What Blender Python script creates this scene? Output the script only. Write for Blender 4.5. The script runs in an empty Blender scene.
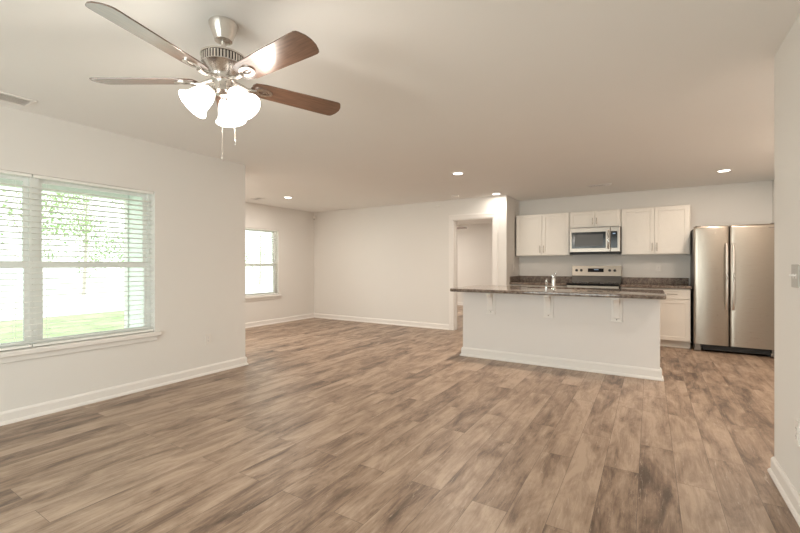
import bpy, bmesh, math, random
from mathutils import Vector, Matrix
random.seed(7)
PI = math.pi
sc = bpy.context.scene
COL = sc.collection

# ---------------------------------------------------------------- camera, world, light, exposure
F_PX = 405.0
YAW = math.atan(250.0 / F_PX)
cam_d = bpy.data.cameras.new('camera')
cam_d.sensor_width = 36.0
cam_d.lens = F_PX * 36.0 / 800.0
cam_d.shift_y = -1.5 / 800.0
cam_d.clip_start = 0.02
cam = bpy.data.objects.new('camera', cam_d)
COL.objects.link(cam)
cam.location = (0, 0, 1.22)
cam.rotation_euler = (PI / 2, 0, YAW)
sc.camera = cam

w = bpy.data.worlds.new('sky')
sc.world = w
w.use_nodes = True
bg = w.node_tree.nodes['Background']
bg.inputs['Color'].default_value = (0.97, 1.0, 0.985, 1)
bg.inputs['Strength'].default_value = 2.7

def area(name, loc, rot, sx, sy, power, color=(1, 1, 1)):
    l = bpy.data.lights.new(name, 'AREA')
    l.shape = 'RECTANGLE'; l.size = sx; l.size_y = sy
    l.energy = power; l.color = color
    o = bpy.data.objects.new(name, l); COL.objects.link(o)
    o.location = loc; o.rotation_euler = rot
    return o
# added fill lamp, coming in through the made-up patio door behind the camera
area('rear_fill', (-1.8, -2.85, 1.15), (PI / 2, 0, 0), 3.2, 2.2, 108, (.985, .985, 1.0))
# second added fill lamp at that door, aimed up at the ceiling
area('rear_fill_up', (-1.8, -2.85, .5), (PI / 2 + .5, 0, 0), 3.2, .9, 24, (1.0, .98, .96))
FAN_W = 8.0         # each bulb of the near fan
BED_FAN_W = 4.0     # each unseen bulb of the next room's fan, added to light that room
CAN_W = 30.0        # each recessed light
CAN_COL = (1.0, .93, .83)
KITCHEN_COL = (1.0, .84, .69)

sc.view_settings.view_transform = 'Standard'
sc.view_settings.look = 'None'
sc.view_settings.gamma = 1.0
sc.view_settings.use_curve_mapping = False
sc.view_settings.exposure = 0.05
sc.cycles.use_denoising = True
sc.cycles.max_bounces = 12
sc.cycles.diffuse_bounces = 6
sc.cycles.transparent_max_bounces = 24
sc.cycles.sample_clamp_indirect = 6.0

# ---------------------------------------------------------------- materials
def newmat(name):
    m = bpy.data.materials.new(name); m.use_nodes = True
    nt = m.node_tree
    return m, nt, nt.nodes, nt.links, nt.nodes['Principled BSDF']

def rgb(h):
    def f(c):
        c /= 255.0
        return c / 12.92 if c <= .04045 else ((c + .055) / 1.055) ** 2.4
    return (f(h[0]), f(h[1]), f(h[2]), 1)

def simple(name, col, rough=.5, metal=0, bump=0, bscale=200, var=0.0, vscale=3.0, spec=.5, coat=0):
    """one base colour, faintly varied by noise, with an optional fine bump"""
    m, nt, N, L, b = newmat(name)
    b.inputs['Roughness'].default_value = rough
    b.inputs['Metallic'].default_value = metal
    b.inputs['Specular IOR Level'].default_value = spec
    b.inputs['Coat Weight'].default_value = coat
    tc = N.new('ShaderNodeTexCoord')
    nz = N.new('ShaderNodeTexNoise'); nz.inputs['Scale'].default_value = vscale; nz.inputs['Detail'].default_value = 3
    L.new(tc.outputs['Object'], nz.inputs['Vector'])
    cr = N.new('ShaderNodeMix'); cr.data_type = 'RGBA'
    c = col if len(col) == 4 else (*col, 1)
    cr.inputs['A'].default_value = tuple(x * (1 - var) for x in c[:3]) + (1,)
    cr.inputs['B'].default_value = tuple(min(1, x * (1 + var)) for x in c[:3]) + (1,)
    L.new(nz.outputs['Fac'], cr.inputs['Factor'])
    L.new(cr.outputs['Result'], b.inputs['Base Color'])
    if bump:
        n2 = N.new('ShaderNodeTexNoise'); n2.inputs['Scale'].default_value = bscale
        L.new(tc.outputs['Object'], n2.inputs['Vector'])
        bp = N.new('ShaderNodeBump'); bp.inputs['Strength'].default_value = bump; bp.inputs['Distance'].default_value = .002
        L.new(n2.outputs['Fac'], bp.inputs['Height']); L.new(bp.outputs['Normal'], b.inputs['Normal'])
    return m

M = {}
M['wall'] = simple('wall_paint', (.775, .752, .722), .75, bump=.15, bscale=90, var=.01, spec=.25)
M['ceiling'] = simple('ceiling_paint', (.87, .858, .84), .9, bump=.2, bscale=60, var=.01, spec=.1)
M['trim'] = simple('white_trim_paint', (.83, .80, .77), .4, var=.01)
M['island'] = simple('island_paint', (.79, .76, .74), .6, bump=.1, bscale=90, var=.01, spec=.3)
M['cabinet'] = simple('cabinet_paint', (.81, .77, .71), .38, var=.01)
M['vinyl'] = simple('white_vinyl', (.86, .87, .85), .4, var=.01)
M['slat'] = simple('blind_slat_white', (.89, .89, .86), .5, var=.01)
M['plate'] = simple('white_plastic', (.80, .77, .73), .4, var=.01)
M['plate_grey'] = simple('grey_and_shaded_plastic', (.50, .48, .45), .5, var=.02)
M['black'] = simple('black_glass', (.012, .012, .013), .10, var=.05, spec=.3)
M['matte_black'] = simple('black_plastic', (.02, .019, .018), .5, var=.05)
M['nickel'] = simple('brushed_nickel', (.66, .62, .58), .26, 1, bump=.05, bscale=400, var=.04, vscale=30)
M['chrome'] = simple('chrome', (.80, .81, .81), .08, 1, var=.02)
M['dark_slot'] = simple('dark_slot', (.05, .045, .04), .8, var=.05)
M['concrete'] = simple('concrete', (.62, .61, .58), .85, bump=.3, bscale=40, var=.06)
M['road'] = simple('pale_concrete', (.80, .79, .77), .9, bump=.2, bscale=20, var=.03, vscale=.5)
M['bark'] = simple('bark', (.55, .50, .44), .9, bump=.6, bscale=20, var=.3, vscale=8)
M['siding_trim'] = simple('white_exterior_trim', (.82, .82, .80), .6, var=.01)
M['duct'] = simple('grey_duct', (.66, .62, .57), .7, var=.03)
M['riser'] = simple('dark_grey_steel', (.10, .09, .08), .22, .5, var=.03)
M['badge'] = simple('badge_grey', (.25, .23, .21), .35, .6, var=.02)

def steel(name, axis, ca, cb):
    m, nt, N, L, b = newmat(name)
    b.inputs['Metallic'].default_value = 1
    tc = N.new('ShaderNodeTexCoord'); mp = N.new('ShaderNodeMapping')
    s = [400, 400, 400]; s[axis] = 3
    mp.inputs['Scale'].default_value = s
    nz = N.new('ShaderNodeTexNoise'); nz.inputs['Scale'].default_value = 1; nz.inputs['Detail'].default_value = 2
    L.new(tc.outputs['Object'], mp.inputs['Vector']); L.new(mp.outputs['Vector'], nz.inputs['Vector'])
    r = N.new('ShaderNodeMapRange'); r.inputs['To Min'].default_value = .24; r.inputs['To Max'].default_value = .36
    L.new(nz.outputs['Fac'], r.inputs['Value']); L.new(r.outputs['Result'], b.inputs['Roughness'])
    mx = N.new('ShaderNodeMix'); mx.data_type = 'RGBA'
    mx.inputs['A'].default_value = (*ca, 1); mx.inputs['B'].default_value = (*cb, 1)
    L.new(nz.outputs['Fac'], mx.inputs['Factor']); L.new(mx.outputs['Result'], b.inputs['Base Color'])
    bp = N.new('ShaderNodeBump'); bp.inputs['Strength'].default_value = .04; bp.inputs['Distance'].default_value = .001
    L.new(nz.outputs['Fac'], bp.inputs['Height']); L.new(bp.outputs['Normal'], b.inputs['Normal'])
    return m
M['steel'] = steel('stainless_steel', 0, (.385, .337, .287), (.45, .40, .343))
M['micro_steel'] = steel('dark_stainless_steel', 0, (.25, .215, .185), (.31, .27, .235))

M['pull'] = simple('satin_pull', (.42, .37, .32), .3, 1, var=.02)
M['handle_steel'] = simple('satin_steel', (.74, .70, .65), .3, 1, var=.02)
def granite(name, rough):
    m, nt, N, L, b = newmat(name)
    b.inputs['Roughness'].default_value = rough
    tc = N.new('ShaderNodeTexCoord')
    v = N.new('ShaderNodeTexVoronoi'); v.inputs['Scale'].default_value = 55
    L.new(tc.outputs['Object'], v.inputs['Vector'])
    nz = N.new('ShaderNodeTexNoise'); nz.inputs['Scale'].default_value = 28; nz.inputs['Detail'].default_value = 6; nz.inputs['Roughness'].default_value = .75
    L.new(tc.outputs['Object'], nz.inputs['Vector'])
    r1 = N.new('ShaderNodeValToRGB')
    r1.color_ramp.elements[0].color = (.045, .032, .026, 1); r1.color_ramp.elements[0].position = .30
    r1.color_ramp.elements[1].color = (.42, .35, .29, 1); r1.color_ramp.elements[1].position = .72
    e = r1.color_ramp.elements.new(.48); e.color = (.17, .125, .098, 1)
    L.new(nz.outputs['Fac'], r1.inputs['Fac'])
    r2 = N.new('ShaderNodeValToRGB')
    r2.color_ramp.elements[0].color = (.02, .017, .015, 1); r2.color_ramp.elements[0].position = .15
    r2.color_ramp.elements[1].color = (.33, .27, .23, 1); r2.color_ramp.elements[1].position = .9
    L.new(v.outputs['Color'], r2.inputs['Fac'])
    mx = N.new('ShaderNodeMix'); mx.data_type = 'RGBA'; mx.inputs['Factor'].default_value = .4
    L.new(r1.outputs['Color'], mx.inputs['A']); L.new(r2.outputs['Color'], mx.inputs['B'])
    L.new(mx.outputs['Result'], b.inputs['Base Color'])
    return m
M['granite'] = granite('brown_granite', .07)
M['granite_matte'] = granite('brown_granite_honed', .4)
M['granite_matte'].node_tree.nodes['Principled BSDF'].inputs['Specular IOR Level'].default_value = .2

def plank_floor():
    m, nt, N, L, b = newmat('weathered_oak_planks')
    tc = N.new('ShaderNodeTexCoord')
    mp = N.new('ShaderNodeMapping'); mp.inputs['Rotation'].default_value = (0, 0, PI / 2)
    mp.inputs['Location'].default_value = (.31, .055, 0)
    L.new(tc.outputs['Object'], mp.inputs['Vector'])
    def brick(c1, c2, mortar, ms):
        br = N.new('ShaderNodeTexBrick')
        br.offset = .37; br.offset_frequency = 2
        br.inputs['Color1'].default_value = c1; br.inputs['Color2'].default_value = c2
        br.inputs['Mortar'].default_value = mortar
        br.inputs['Scale'].default_value = 1
        br.inputs['Mortar Size'].default_value = ms
        br.inputs['Mortar Smooth'].default_value = .2
        br.inputs['Bias'].default_value = 0
        br.inputs['Brick Width'].default_value = 1.22
        br.inputs['Row Height'].default_value = .182
        L.new(mp.outputs['Vector'], br.inputs['Vector'])
        return br
    br = brick((0, 0, 0, 1), (1, 1, 1, 1), (.5, .5, .5, 1), .0)
    seam = brick((1, 1, 1, 1), (1, 1, 1, 1), (0, 0, 0, 1), .0011)
    # every plank gets its own cut of the grain
    off = N.new('ShaderNodeCombineXYZ')
    mm = N.new('ShaderNodeMath'); mm.operation = 'MULTIPLY'; mm.inputs[1].default_value = 37.0
    L.new(br.outputs['Color'], mm.inputs[0])
    L.new(mm.outputs[0], off.inputs['X']); L.new(mm.outputs[0], off.inputs['Y']); L.new(mm.outputs[0], off.inputs['Z'])
    add = N.new('ShaderNodeVectorMath'); add.operation = 'ADD'
    L.new(mp.outputs['Vector'], add.inputs[0]); L.new(off.outputs[0], add.inputs[1])
    def noise(sx, sy, scale, detail, rough, dist=0):
        mq = N.new('ShaderNodeMapping'); mq.inputs['Scale'].default_value = (sx, sy, 1)
        L.new(add.outputs[0], mq.inputs['Vector'])
        n = N.new('ShaderNodeTexNoise'); n.inputs['Scale'].default_value = scale
        n.inputs['Detail'].default_value = detail; n.inputs['Roughness'].default_value = rough
        n.inputs['Distortion'].default_value = dist
        L.new(mq.outputs[0], n.inputs['Vector'])
        return n
    patch = noise(1.0, 3.6, 2.4, 8, .66, .5)      # broad worn patches
    grain = noise(1.2, 22, 3.2, 6, .65, .25)      # long grain streaks
    fine = noise(6, 150, 2.0, 3, .6)
    fleck = noise(3, 24, 2.2, 8, .85, .8)       # pale whitewash flecks
    # combined tone
    def math_(op, a, bb, clamp=False):
        n = N.new('ShaderNodeMath'); n.operation = op; n.use_clamp = clamp
        for i, x in enumerate((a, bb)):
            if isinstance(x, (int, float)): n.inputs[i].default_value = x
            else: L.new(x, n.inputs[i])
        return n.outputs[0]
    t = math_('MULTIPLY', patch.outputs['Fac'], .83)
    t = math_('ADD', t, math_('MULTIPLY', grain.outputs['Fac'], .25))
    t = math_('ADD', t, math_('MULTIPLY', fine.outputs['Fac'], .10))
    t = math_('ADD', t, math_('MULTIPLY', br.outputs['Color'], .13))
    ramp = N.new('ShaderNodeValToRGB')
    els = ramp.color_ramp.elements
    els[0].position = .47; els[0].color = (.095, .062, .044, 1)
    els[1].position = .79; els[1].color = (.47, .355, .27, 1)
    e = els.new(.565); e.color = (.205, .137, .097, 1)
    e = els.new(.655); e.color = (.325, .230, .165, 1)
    L.new(t, ramp.inputs['Fac'])
    fr = N.new('ShaderNodeMapRange'); fr.inputs['From Min'].default_value = .57; fr.inputs['From Max'].default_value = .63
    fr.inputs['To Max'].default_value = .6
    L.new(fleck.outputs['Fac'], fr.inputs['Value'])
    m1 = N.new('ShaderNodeMix'); m1.data_type = 'RGBA'
    L.new(fr.outputs[0], m1.inputs['Factor']); L.new(ramp.outputs['Color'], m1.inputs['A'])
    m1.inputs['B'].default_value = (.56, .46, .37, 1)
    m2 = N.new('ShaderNodeMix'); m2.data_type = 'RGBA'
    L.new(seam.outputs['Color'], m2.inputs['Factor'])
    m2.inputs['A'].default_value = (.11, .075, .055, 1)
    L.new(m1.outputs['Result'], m2.inputs['B'])
    L.new(m2.outputs['Result'], b.inputs['Base Color'])
    rr = N.new('ShaderNodeMapRange'); rr.inputs['To Min'].default_value = .35; rr.inputs['To Max'].default_value = .46
    L.new(grain.outputs['Fac'], rr.inputs['Value']); L.new(rr.outputs[0], b.inputs['Roughness'])
    bp = N.new('ShaderNodeBump'); bp.inputs['Strength'].default_value = .12; bp.inputs['Distance'].default_value = .002
    L.new(math_('ADD', fine.outputs['Fac'], seam.outputs['Color']), bp.inputs['Height'])
    L.new(bp.outputs['Normal'], b.inputs['Normal'])
    return m
M['floor'] = plank_floor()

def blade_wood():
    m, nt, N, L, b = newmat('walnut_blade')
    b.inputs['Roughness'].default_value = .30
    b.inputs['Coat Weight'].default_value = 1; b.inputs['Coat Roughness'].default_value = .18; b.inputs['Coat IOR'].default_value = 1.7
    tc = N.new('ShaderNodeTexCoord'); mp = N.new('ShaderNodeMapping'); mp.inputs['Scale'].default_value = (4, 50, 4)
    nz = N.new('ShaderNodeTexNoise'); nz.inputs['Scale'].default_value = 2; nz.inputs['Detail'].default_value = 5
    L.new(tc.outputs['Object'], mp.inputs['Vector']); L.new(mp.outputs[0], nz.inputs['Vector'])
    r = N.new('ShaderNodeValToRGB')
    r.color_ramp.elements[0].position = .3; r.color_ramp.elements[0].color = (.085, .042, .026, 1)
    r.color_ramp.elements[1].position = .75; r.color_ramp.elements[1].color = (.19, .100, .062, 1)
    L.new(nz.outputs['Fac'], r.inputs['Fac']); L.new(r.outputs['Color'], b.inputs['Base Color'])
    return m
M['blade'] = blade_wood()

def emit(name, col, strength, base=(.9, .9, .88)):
    m = simple(name, base, .4, var=.01)
    b = m.node_tree.nodes['Principled BSDF']
    b.inputs['Emission Color'].default_value = (*col, 1)
    b.inputs['Emission Strength'].default_value = strength
    return m
M['shade'] = emit('lit_frosted_glass', (1, .95, .88), 3.0)
M['lens'] = emit('lit_lens', (1, .95, .88), 7.0)
M['bulb'] = emit('lit_bulb', (1, .93, .84), 12.0)
M['display'] = emit('lit_display', (.55, .75, 1), .45, (.02, .02, .03))

def glass():
    m, nt, N, L, b = newmat('window_glass')
    N.remove(b)
    out = N['Material Output']
    t = N.new('ShaderNodeBsdfTransparent'); t.inputs['Color'].default_value = (.93, .97, .95, 1)
    g = N.new('ShaderNodeBsdfGlossy'); g.inputs['Roughness'].default_value = .02
    f = N.new('ShaderNodeFresnel'); f.inputs['IOR'].default_value = 1.25
    nz = N.new('ShaderNodeTexNoise'); nz.inputs['Scale'].default_value = 2
    bp = N.new('ShaderNodeBump'); bp.inputs['Strength'].default_value = .01
    L.new(nz.outputs['Fac'], bp.inputs['Height']); L.new(bp.outputs[0], g.inputs['Normal'])
    mx = N.new('ShaderNodeMixShader')
    L.new(f.outputs[0], mx.inputs[0]); L.new(t.outputs[0], mx.inputs[1]); L.new(g.outputs[0], mx.inputs[2])
    L.new(mx.outputs[0], out.inputs['Surface'])
    return m
M['glass'] = glass()

def noisy2(name, a, c, scale, rough=.9, bump=.5):
    m, nt, N, L, b = newmat(name)
    b.inputs['Roughness'].default_value = rough
    tc = N.new('ShaderNodeTexCoord'); nz = N.new('ShaderNodeTexNoise')
    nz.inputs['Scale'].default_value = scale; nz.inputs['Detail'].default_value = 6; nz.inputs['Roughness'].default_value = .7
    L.new(tc.outputs['Object'], nz.inputs['Vector'])
    r = N.new('ShaderNodeValToRGB'); r.color_ramp.elements[0].position = .35; r.color_ramp.elements[1].position = .65
    r.color_ramp.elements[0].color = (*a, 1); r.color_ramp.elements[1].color = (*c, 1)
    L.new(nz.outputs['Fac'], r.inputs['Fac']); L.new(r.outputs['Color'], b.inputs['Base Color'])
    bp = N.new('ShaderNodeBump'); bp.inputs['Strength'].default_value = bump
    L.new(nz.outputs['Fac'], bp.inputs['Height']); L.new(bp.outputs[0], b.inputs['Normal'])
    return m
M['grass'] = noisy2('lawn_grass', (.27, .36, .17), (.50, .53, .33), 1.6)
M['leaf'] = noisy2('tree_leaf', (.22, .36, .13), (.45, .56, .28), .6, .6, 0)
M['siding'] = noisy2('pale_siding', (.83, .88, .86), (.85, .90, .88), 3, .6, .05)

# ---------------------------------------------------------------- mesh helpers
def box(bm, lo, hi, bev=0.0, seg=2, mat=None):
    t = bmesh.new()
    bmesh.ops.create_cube(t, size=1)
    s = [hi[i] - lo[i] for i in range(3)]
    for v in t.verts:
        v.co = Vector((lo[i] + s[i] * (v.co[i] + .5) for i in range(3)))
    if bev > 0:
        bmesh.ops.bevel(t, geom=t.edges[:], offset=min(bev, min(s) * .45), segments=seg, affect='EDGES', profile=.5)
    merge(bm, t, mat)

def merge(bm, t, mat=None):
    me = bpy.data.meshes.new('tmp')
    if mat is not None:
        t.transform(mat)
    t.to_mesh(me); t.free()
    bm.from_mesh(me)
    bpy.data.meshes.remove(me)

def lathe(bm, prof, seg=32, mat=None, cap0=True, cap1=True):
    """prof: list of (r, z); spun about z"""
    t = bmesh.new(); rings = []
    for r, z in prof:
        rings.append([t.verts.new((r * math.cos(2 * PI * k / seg), r * math.sin(2 * PI * k / seg), z)) for k in range(seg)])
    for a, b in zip(rings[:-1], rings[1:]):
        for k in range(seg):
            t.faces.new((a[k], a[(k + 1) % seg], b[(k + 1) % seg], b[k]))
    if cap0: t.faces.new(rings[0][::-1])
    if cap1: t.faces.new(rings[-1])
    bmesh.ops.recalc_face_normals(t, faces=t.faces[:])
    merge(bm, t, mat)

def tube(bm, pts, r, seg=10, radii=None):
    t = bmesh.new(); rings = []
    pts = [Vector(p) for p in pts]
    up = Vector((0, 0, 1))
    for i, p in enumerate(pts):
        d = (pts[min(i + 1, len(pts) - 1)] - pts[max(i - 1, 0)]).normalized()
        a = d.cross(up)
        if a.length < 1e-3: a = d.cross(Vector((1, 0, 0)))
        a.normalize(); b = d.cross(a)
        rr = radii[i] if radii else r
        rings.append([t.verts.new(p + (a * math.cos(2 * PI * k / seg) + b * math.sin(2 * PI * k / seg)) * rr) for k in range(seg)])
    for a, b in zip(rings[:-1], rings[1:]):
        for k in range(seg):
            t.faces.new((a[k], a[(k + 1) % seg], b[(k + 1) % seg], b[k]))
    t.faces.new(rings[0][::-1]); t.faces.new(rings[-1])
    bmesh.ops.recalc_face_normals(t, faces=t.faces[:])
    merge(bm, t)

def prism(bm, outline, lo, hi, axis=2, bev=0, mat=None):
    """outline: 2D points; extruded along axis from lo to hi"""
    t = bmesh.new()
    def P(u, v, h):
        return {2: (u, v, h), 1: (u, h, v), 0: (h, u, v)}[axis]
    a = [t.verts.new(P(u, v, lo)) for u, v in outline]
    b = [t.verts.new(P(u, v, hi)) for u, v in outline]
    n = len(outline)
    t.faces.new(a); t.faces.new(b)
    for k in range(n):
        t.faces.new((a[k], a[(k + 1) % n], b[(k + 1) % n], b[k]))
    bmesh.ops.recalc_face_normals(t, faces=t.faces[:])
    if bev:
        es = [e for e in t.edges if abs(e.calc_face_angle(0)) > .5 and (e.verts[0] in a) == (e.verts[1] in a)]
        bmesh.ops.bevel(t, geom=es, offset=bev, segments=3, affect='EDGES', profile=.5)
    merge(bm, t, mat)

def obj(name, bm, m, parent=None, smooth=False):
    me = bpy.data.meshes.new(name)
    bm.to_mesh(me); bm.free()
    for mm in (m if isinstance(m, (list, tuple)) else [m]):
        me.materials.append(mm)
    if smooth:
        for p in me.polygons: p.use_smooth = True
        me.set_sharp_from_angle(angle=math.radians(38))
    o = bpy.data.objects.new(name, me); COL.objects.link(o)
    if parent: o.parent = parent
    return o

def B(): return bmesh.new()
def one(name, m, lo, hi, parent=None, bev=.0, smooth=False):
    b = B(); box(b, lo, hi, bev); return obj(name, b, m, parent, smooth)

def tag(o, label, cat, group=None):
    o['label'] = label; o['category'] = cat
    if group: o['group'] = group
    return o
def thing(name, label, cat, loc=(0, 0, 0), rz=0, group=None):
    o = bpy.data.objects.new(name, None); COL.objects.link(o)
    o.empty_display_size = .05
    o.location = loc; o.rotation_euler = (0, 0, rz)
    return tag(o, label, cat, group)
def struct(o, label=None):
    o['kind'] = 'structure'
    if label: o['label'] = label
    return o
def dup(root, loc, rz=0, label=None):
    def cp(o, parent):
        c = o.copy(); COL.objects.link(c); c.parent = parent
        if c.type == 'LIGHT': c.data = c.data.copy()
        for ch in list(o.children): cp(ch, c)
        return c
    r = cp(root, None)
    r.location = loc; r.rotation_euler = (0, 0, rz)
    if label: r['label'] = label
    return r

# ---------------------------------------------------------------- plan (metres, camera at the origin, y towards the kitchen)
CEIL = 2.44
XL, YL = -4.21, 3.22          # window wall and where it ends
XF, YB = -6.65, 6.97          # far left wall, back wall of the living area
XK, YK = -2.125, 7.78          # side wall and back wall of the kitchen
XR, YR = .618, 3.16            # right wall and where it ends
XKR = 1.50                    # right wall of the kitchen
YREAR = -2.6
YBED = 11.4
T = .14
W1 = (.28, 2.156, .553, 1.95)  # window opening y0 y1 z0 z1
W2 = (4.99, 5.907, .60, 1.95)

def slab(name, z0, z1, m):
    b = B()
    box(b, (XL - T, YREAR - T, z0), (XKR + T, YBED + T, z1))
    box(b, (XF - T, YL - T, z0), (XL - T, YBED + T, z1))
    return struct(obj(name, b, m))
slab('floor', -.12, 0, M['floor'])
slab('ceiling', CEIL, CEIL + .12, M['ceiling'])

def wall_x(name, x0, x1, y0, y1, hole=None):
    b = B()
    if hole:
        a0, a1, c0, c1 = hole
        box(b, (x0, y0, 0), (x1, a0, CEIL)); box(b, (x0, a1, 0), (x1, y1, CEIL))
        if c0 > 0: box(b, (x0, a0, 0), (x1, a1, c0))
        box(b, (x0, a0, c1), (x1, a1, CEIL))
    else:
        box(b, (x0, y0, 0), (x1, y1, CEIL))
    return struct(obj(name, b, M['wall']))
def wall_y(name, y0, y1, x0, x1, hole=None):
    b = B()
    if hole:
        a0, a1, c0, c1 = hole
        box(b, (x0, y0, 0), (a0, y1, CEIL)); box(b, (a1, y0, 0), (x1, y1, CEIL))
        if c0 > 0: box(b, (a0, y0, 0), (a1, y1, c0))
        box(b, (a0, y0, c1), (a1, y1, CEIL))
    else:
        box(b, (x0, y0, 0), (x1, y1, CEIL))
    return struct(obj(name, b, M['wall']))

DX0, DX1, DZ = -3.13, -2.36, 2.065      # doorway to the next room
wall_x('wall_left', XL - T, XL, YREAR, YL, W1)
wall_y('wall_left_return', YL - T, YL, XF, XL - T)
wall_x('wall_far_left', XF - T, XF, YL - T, YBED, W2)
wall_y('wall_back', YB, YB + T, XF, XK, (DX0, DX1, 0, DZ))
wall_x('wall_kitchen_side', XK - T, XK, YB + T, YBED)
wall_y('wall_kitchen_back', YK, YK + T, XK, XKR)
wall_x('wall_kitchen_right', XKR, XKR + T, YR - T, YK + T)
wall_y('wall_right_return', YR - T, YR, XR, XKR)
wall_x('wall_right', XR, XR + T, YREAR, YR - T)
wall_y('wall_rear', YREAR - T, YREAR, XL - T, XR + T, (-3.4, -.2, 0, 2.25))
wall_y('wall_bedroom', YBED, YBED + T, XF - T, XK)

# made-up patio door behind the camera, an unseen opening for the fill light
pd = B()
for x0, x1 in ((-3.4, -3.33), (-1.84, -1.76), (-.27, -.2)):
    box(pd, (x0, YREAR - .11, 0), (x1, YREAR - .04, 2.25), .004)
box(pd, (-3.4, YREAR - .11, 2.18), (-.2, YREAR - .04, 2.25), .004)
box(pd, (-3.4, YREAR - .11, 0), (-.2, YREAR - .04, .05), .004)
d2 = struct(obj('door_added', pd, M['vinyl']))
one('pane', M['glass'], (-3.34, YREAR - .08, .04), (-.26, YREAR - .074, 2.19), d2)

# ---------------------------------------------------------------- baseboards, casing
BASE_PROF = [(0, 0), (.026, 0), (.026, .010), (.020, .022), (.014, .026), (.014, .082), (.009, .094), (.004, .100), (0, .100)]
def baseboard(name, p0, p1, n, e0=0, e1=0, m='trim', parent=None, prof=BASE_PROF):
    """board along p0 to p1, n is the direction into the room; e0/e1 mitre the ends (+1 outside corner, -1 inside corner)"""
    p0 = Vector((*p0, 0)); p1 = Vector((*p1, 0)); n = Vector((*n, 0)); d = (p1 - p0).normalized()
    t = B(); A = []; C = []
    for u, z in prof:
        A.append(t.verts.new(p0 + n * u - d * e0 * u + Vector((0, 0, z))))
        C.append(t.verts.new(p1 + n * u + d * e1 * u + Vector((0, 0, z))))
    k = len(prof)
    t.faces.new(A); t.faces.new(C)
    for i in range(k):
        t.faces.new((A[i], A[(i + 1) % k], C[(i + 1) % k], C[i]))
    bmesh.ops.recalc_face_normals(t, faces=t.faces[:])
    o = obj(name, t, M[m], parent)
    return o if parent else struct(o)
CW = .088   # casing width
baseboard('baseboard_left', (XL, YREAR), (XL, YL), (1, 0), 0, 1)
baseboard('baseboard_left_return', (XL, YL), (XF, YL), (0, 1), 1, -1)
baseboard('baseboard_far_left', (XF, YL), (XF, YB), (1, 0), -1, -1)
baseboard('baseboard_back', (XF, YB), (DX0 - CW, YB), (0, -1), -1, 0)
baseboard('baseboard_back_corner', (DX1 + CW, YB), (XK, YB), (0, -1), 0, 1)
baseboard('baseboard_kitchen_side', (XK, YB), (XK, 7.17), (1, 0), 1, 0)
baseboard('baseboard_right', (XR, YR), (XR, YREAR), (-1, 0), 1, 0)
baseboard('baseboard_right_return', (XR, YR), (XKR, YR), (0, 1), 1, -1)
baseboard('baseboard_kitchen_right', (XKR, YR), (XKR, YK), (-1, 0), -1, -1)
baseboard('baseboard_bedroom', (XF, YBED), (XK - T, YBED), (0, -1))

def casing(name, y, s):
    b = B()
    for x0, x1 in ((DX0 - CW, DX0), (DX1, DX1 + CW)):
        box(b, (x0, min(y, y + s * .018), 0), (x1, max(y, y + s * .018), DZ), .004)
        xi = x0 + .012 if x0 < DX0 else x1 - .012 - .02
        box(b, (xi, min(y + s * .018, y + s * .024), 0), (xi + .02, max(y + s * .018, y + s * .024), DZ + .05), .002)
    box(b, (DX0 - CW, min(y, y + s * .018), DZ), (DX1 + CW, max(y, y + s * .018), DZ + CW), .004)
    box(b, (DX0 - CW + .012, min(y + s * .018, y + s * .024), DZ + CW - .032), (DX1 + CW - .012, max(y + s * .018, y + s * .024), DZ + CW - .012), .002)
    if s < 0:   # the jamb lining of the opening
        box(b, (DX0, y, 0), (DX0 + .018, y + T, DZ)); box(b, (DX1 - .018, y, 0), (DX1, y + T, DZ))
        box(b, (DX0, y, DZ - .018), (DX1, y + T, DZ))
        box(b, (DX0 + .018, y + .06, 0), (DX0 + .03, y + .095, DZ - .018)); box(b, (DX1 - .03, y + .06, 0), (DX1 - .018, y + .095, DZ - .018))
    return struct(obj(name, b, M['trim']))
casing('trim_1', YB, -1)
casing('trim_2', YB + T, 1)

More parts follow.
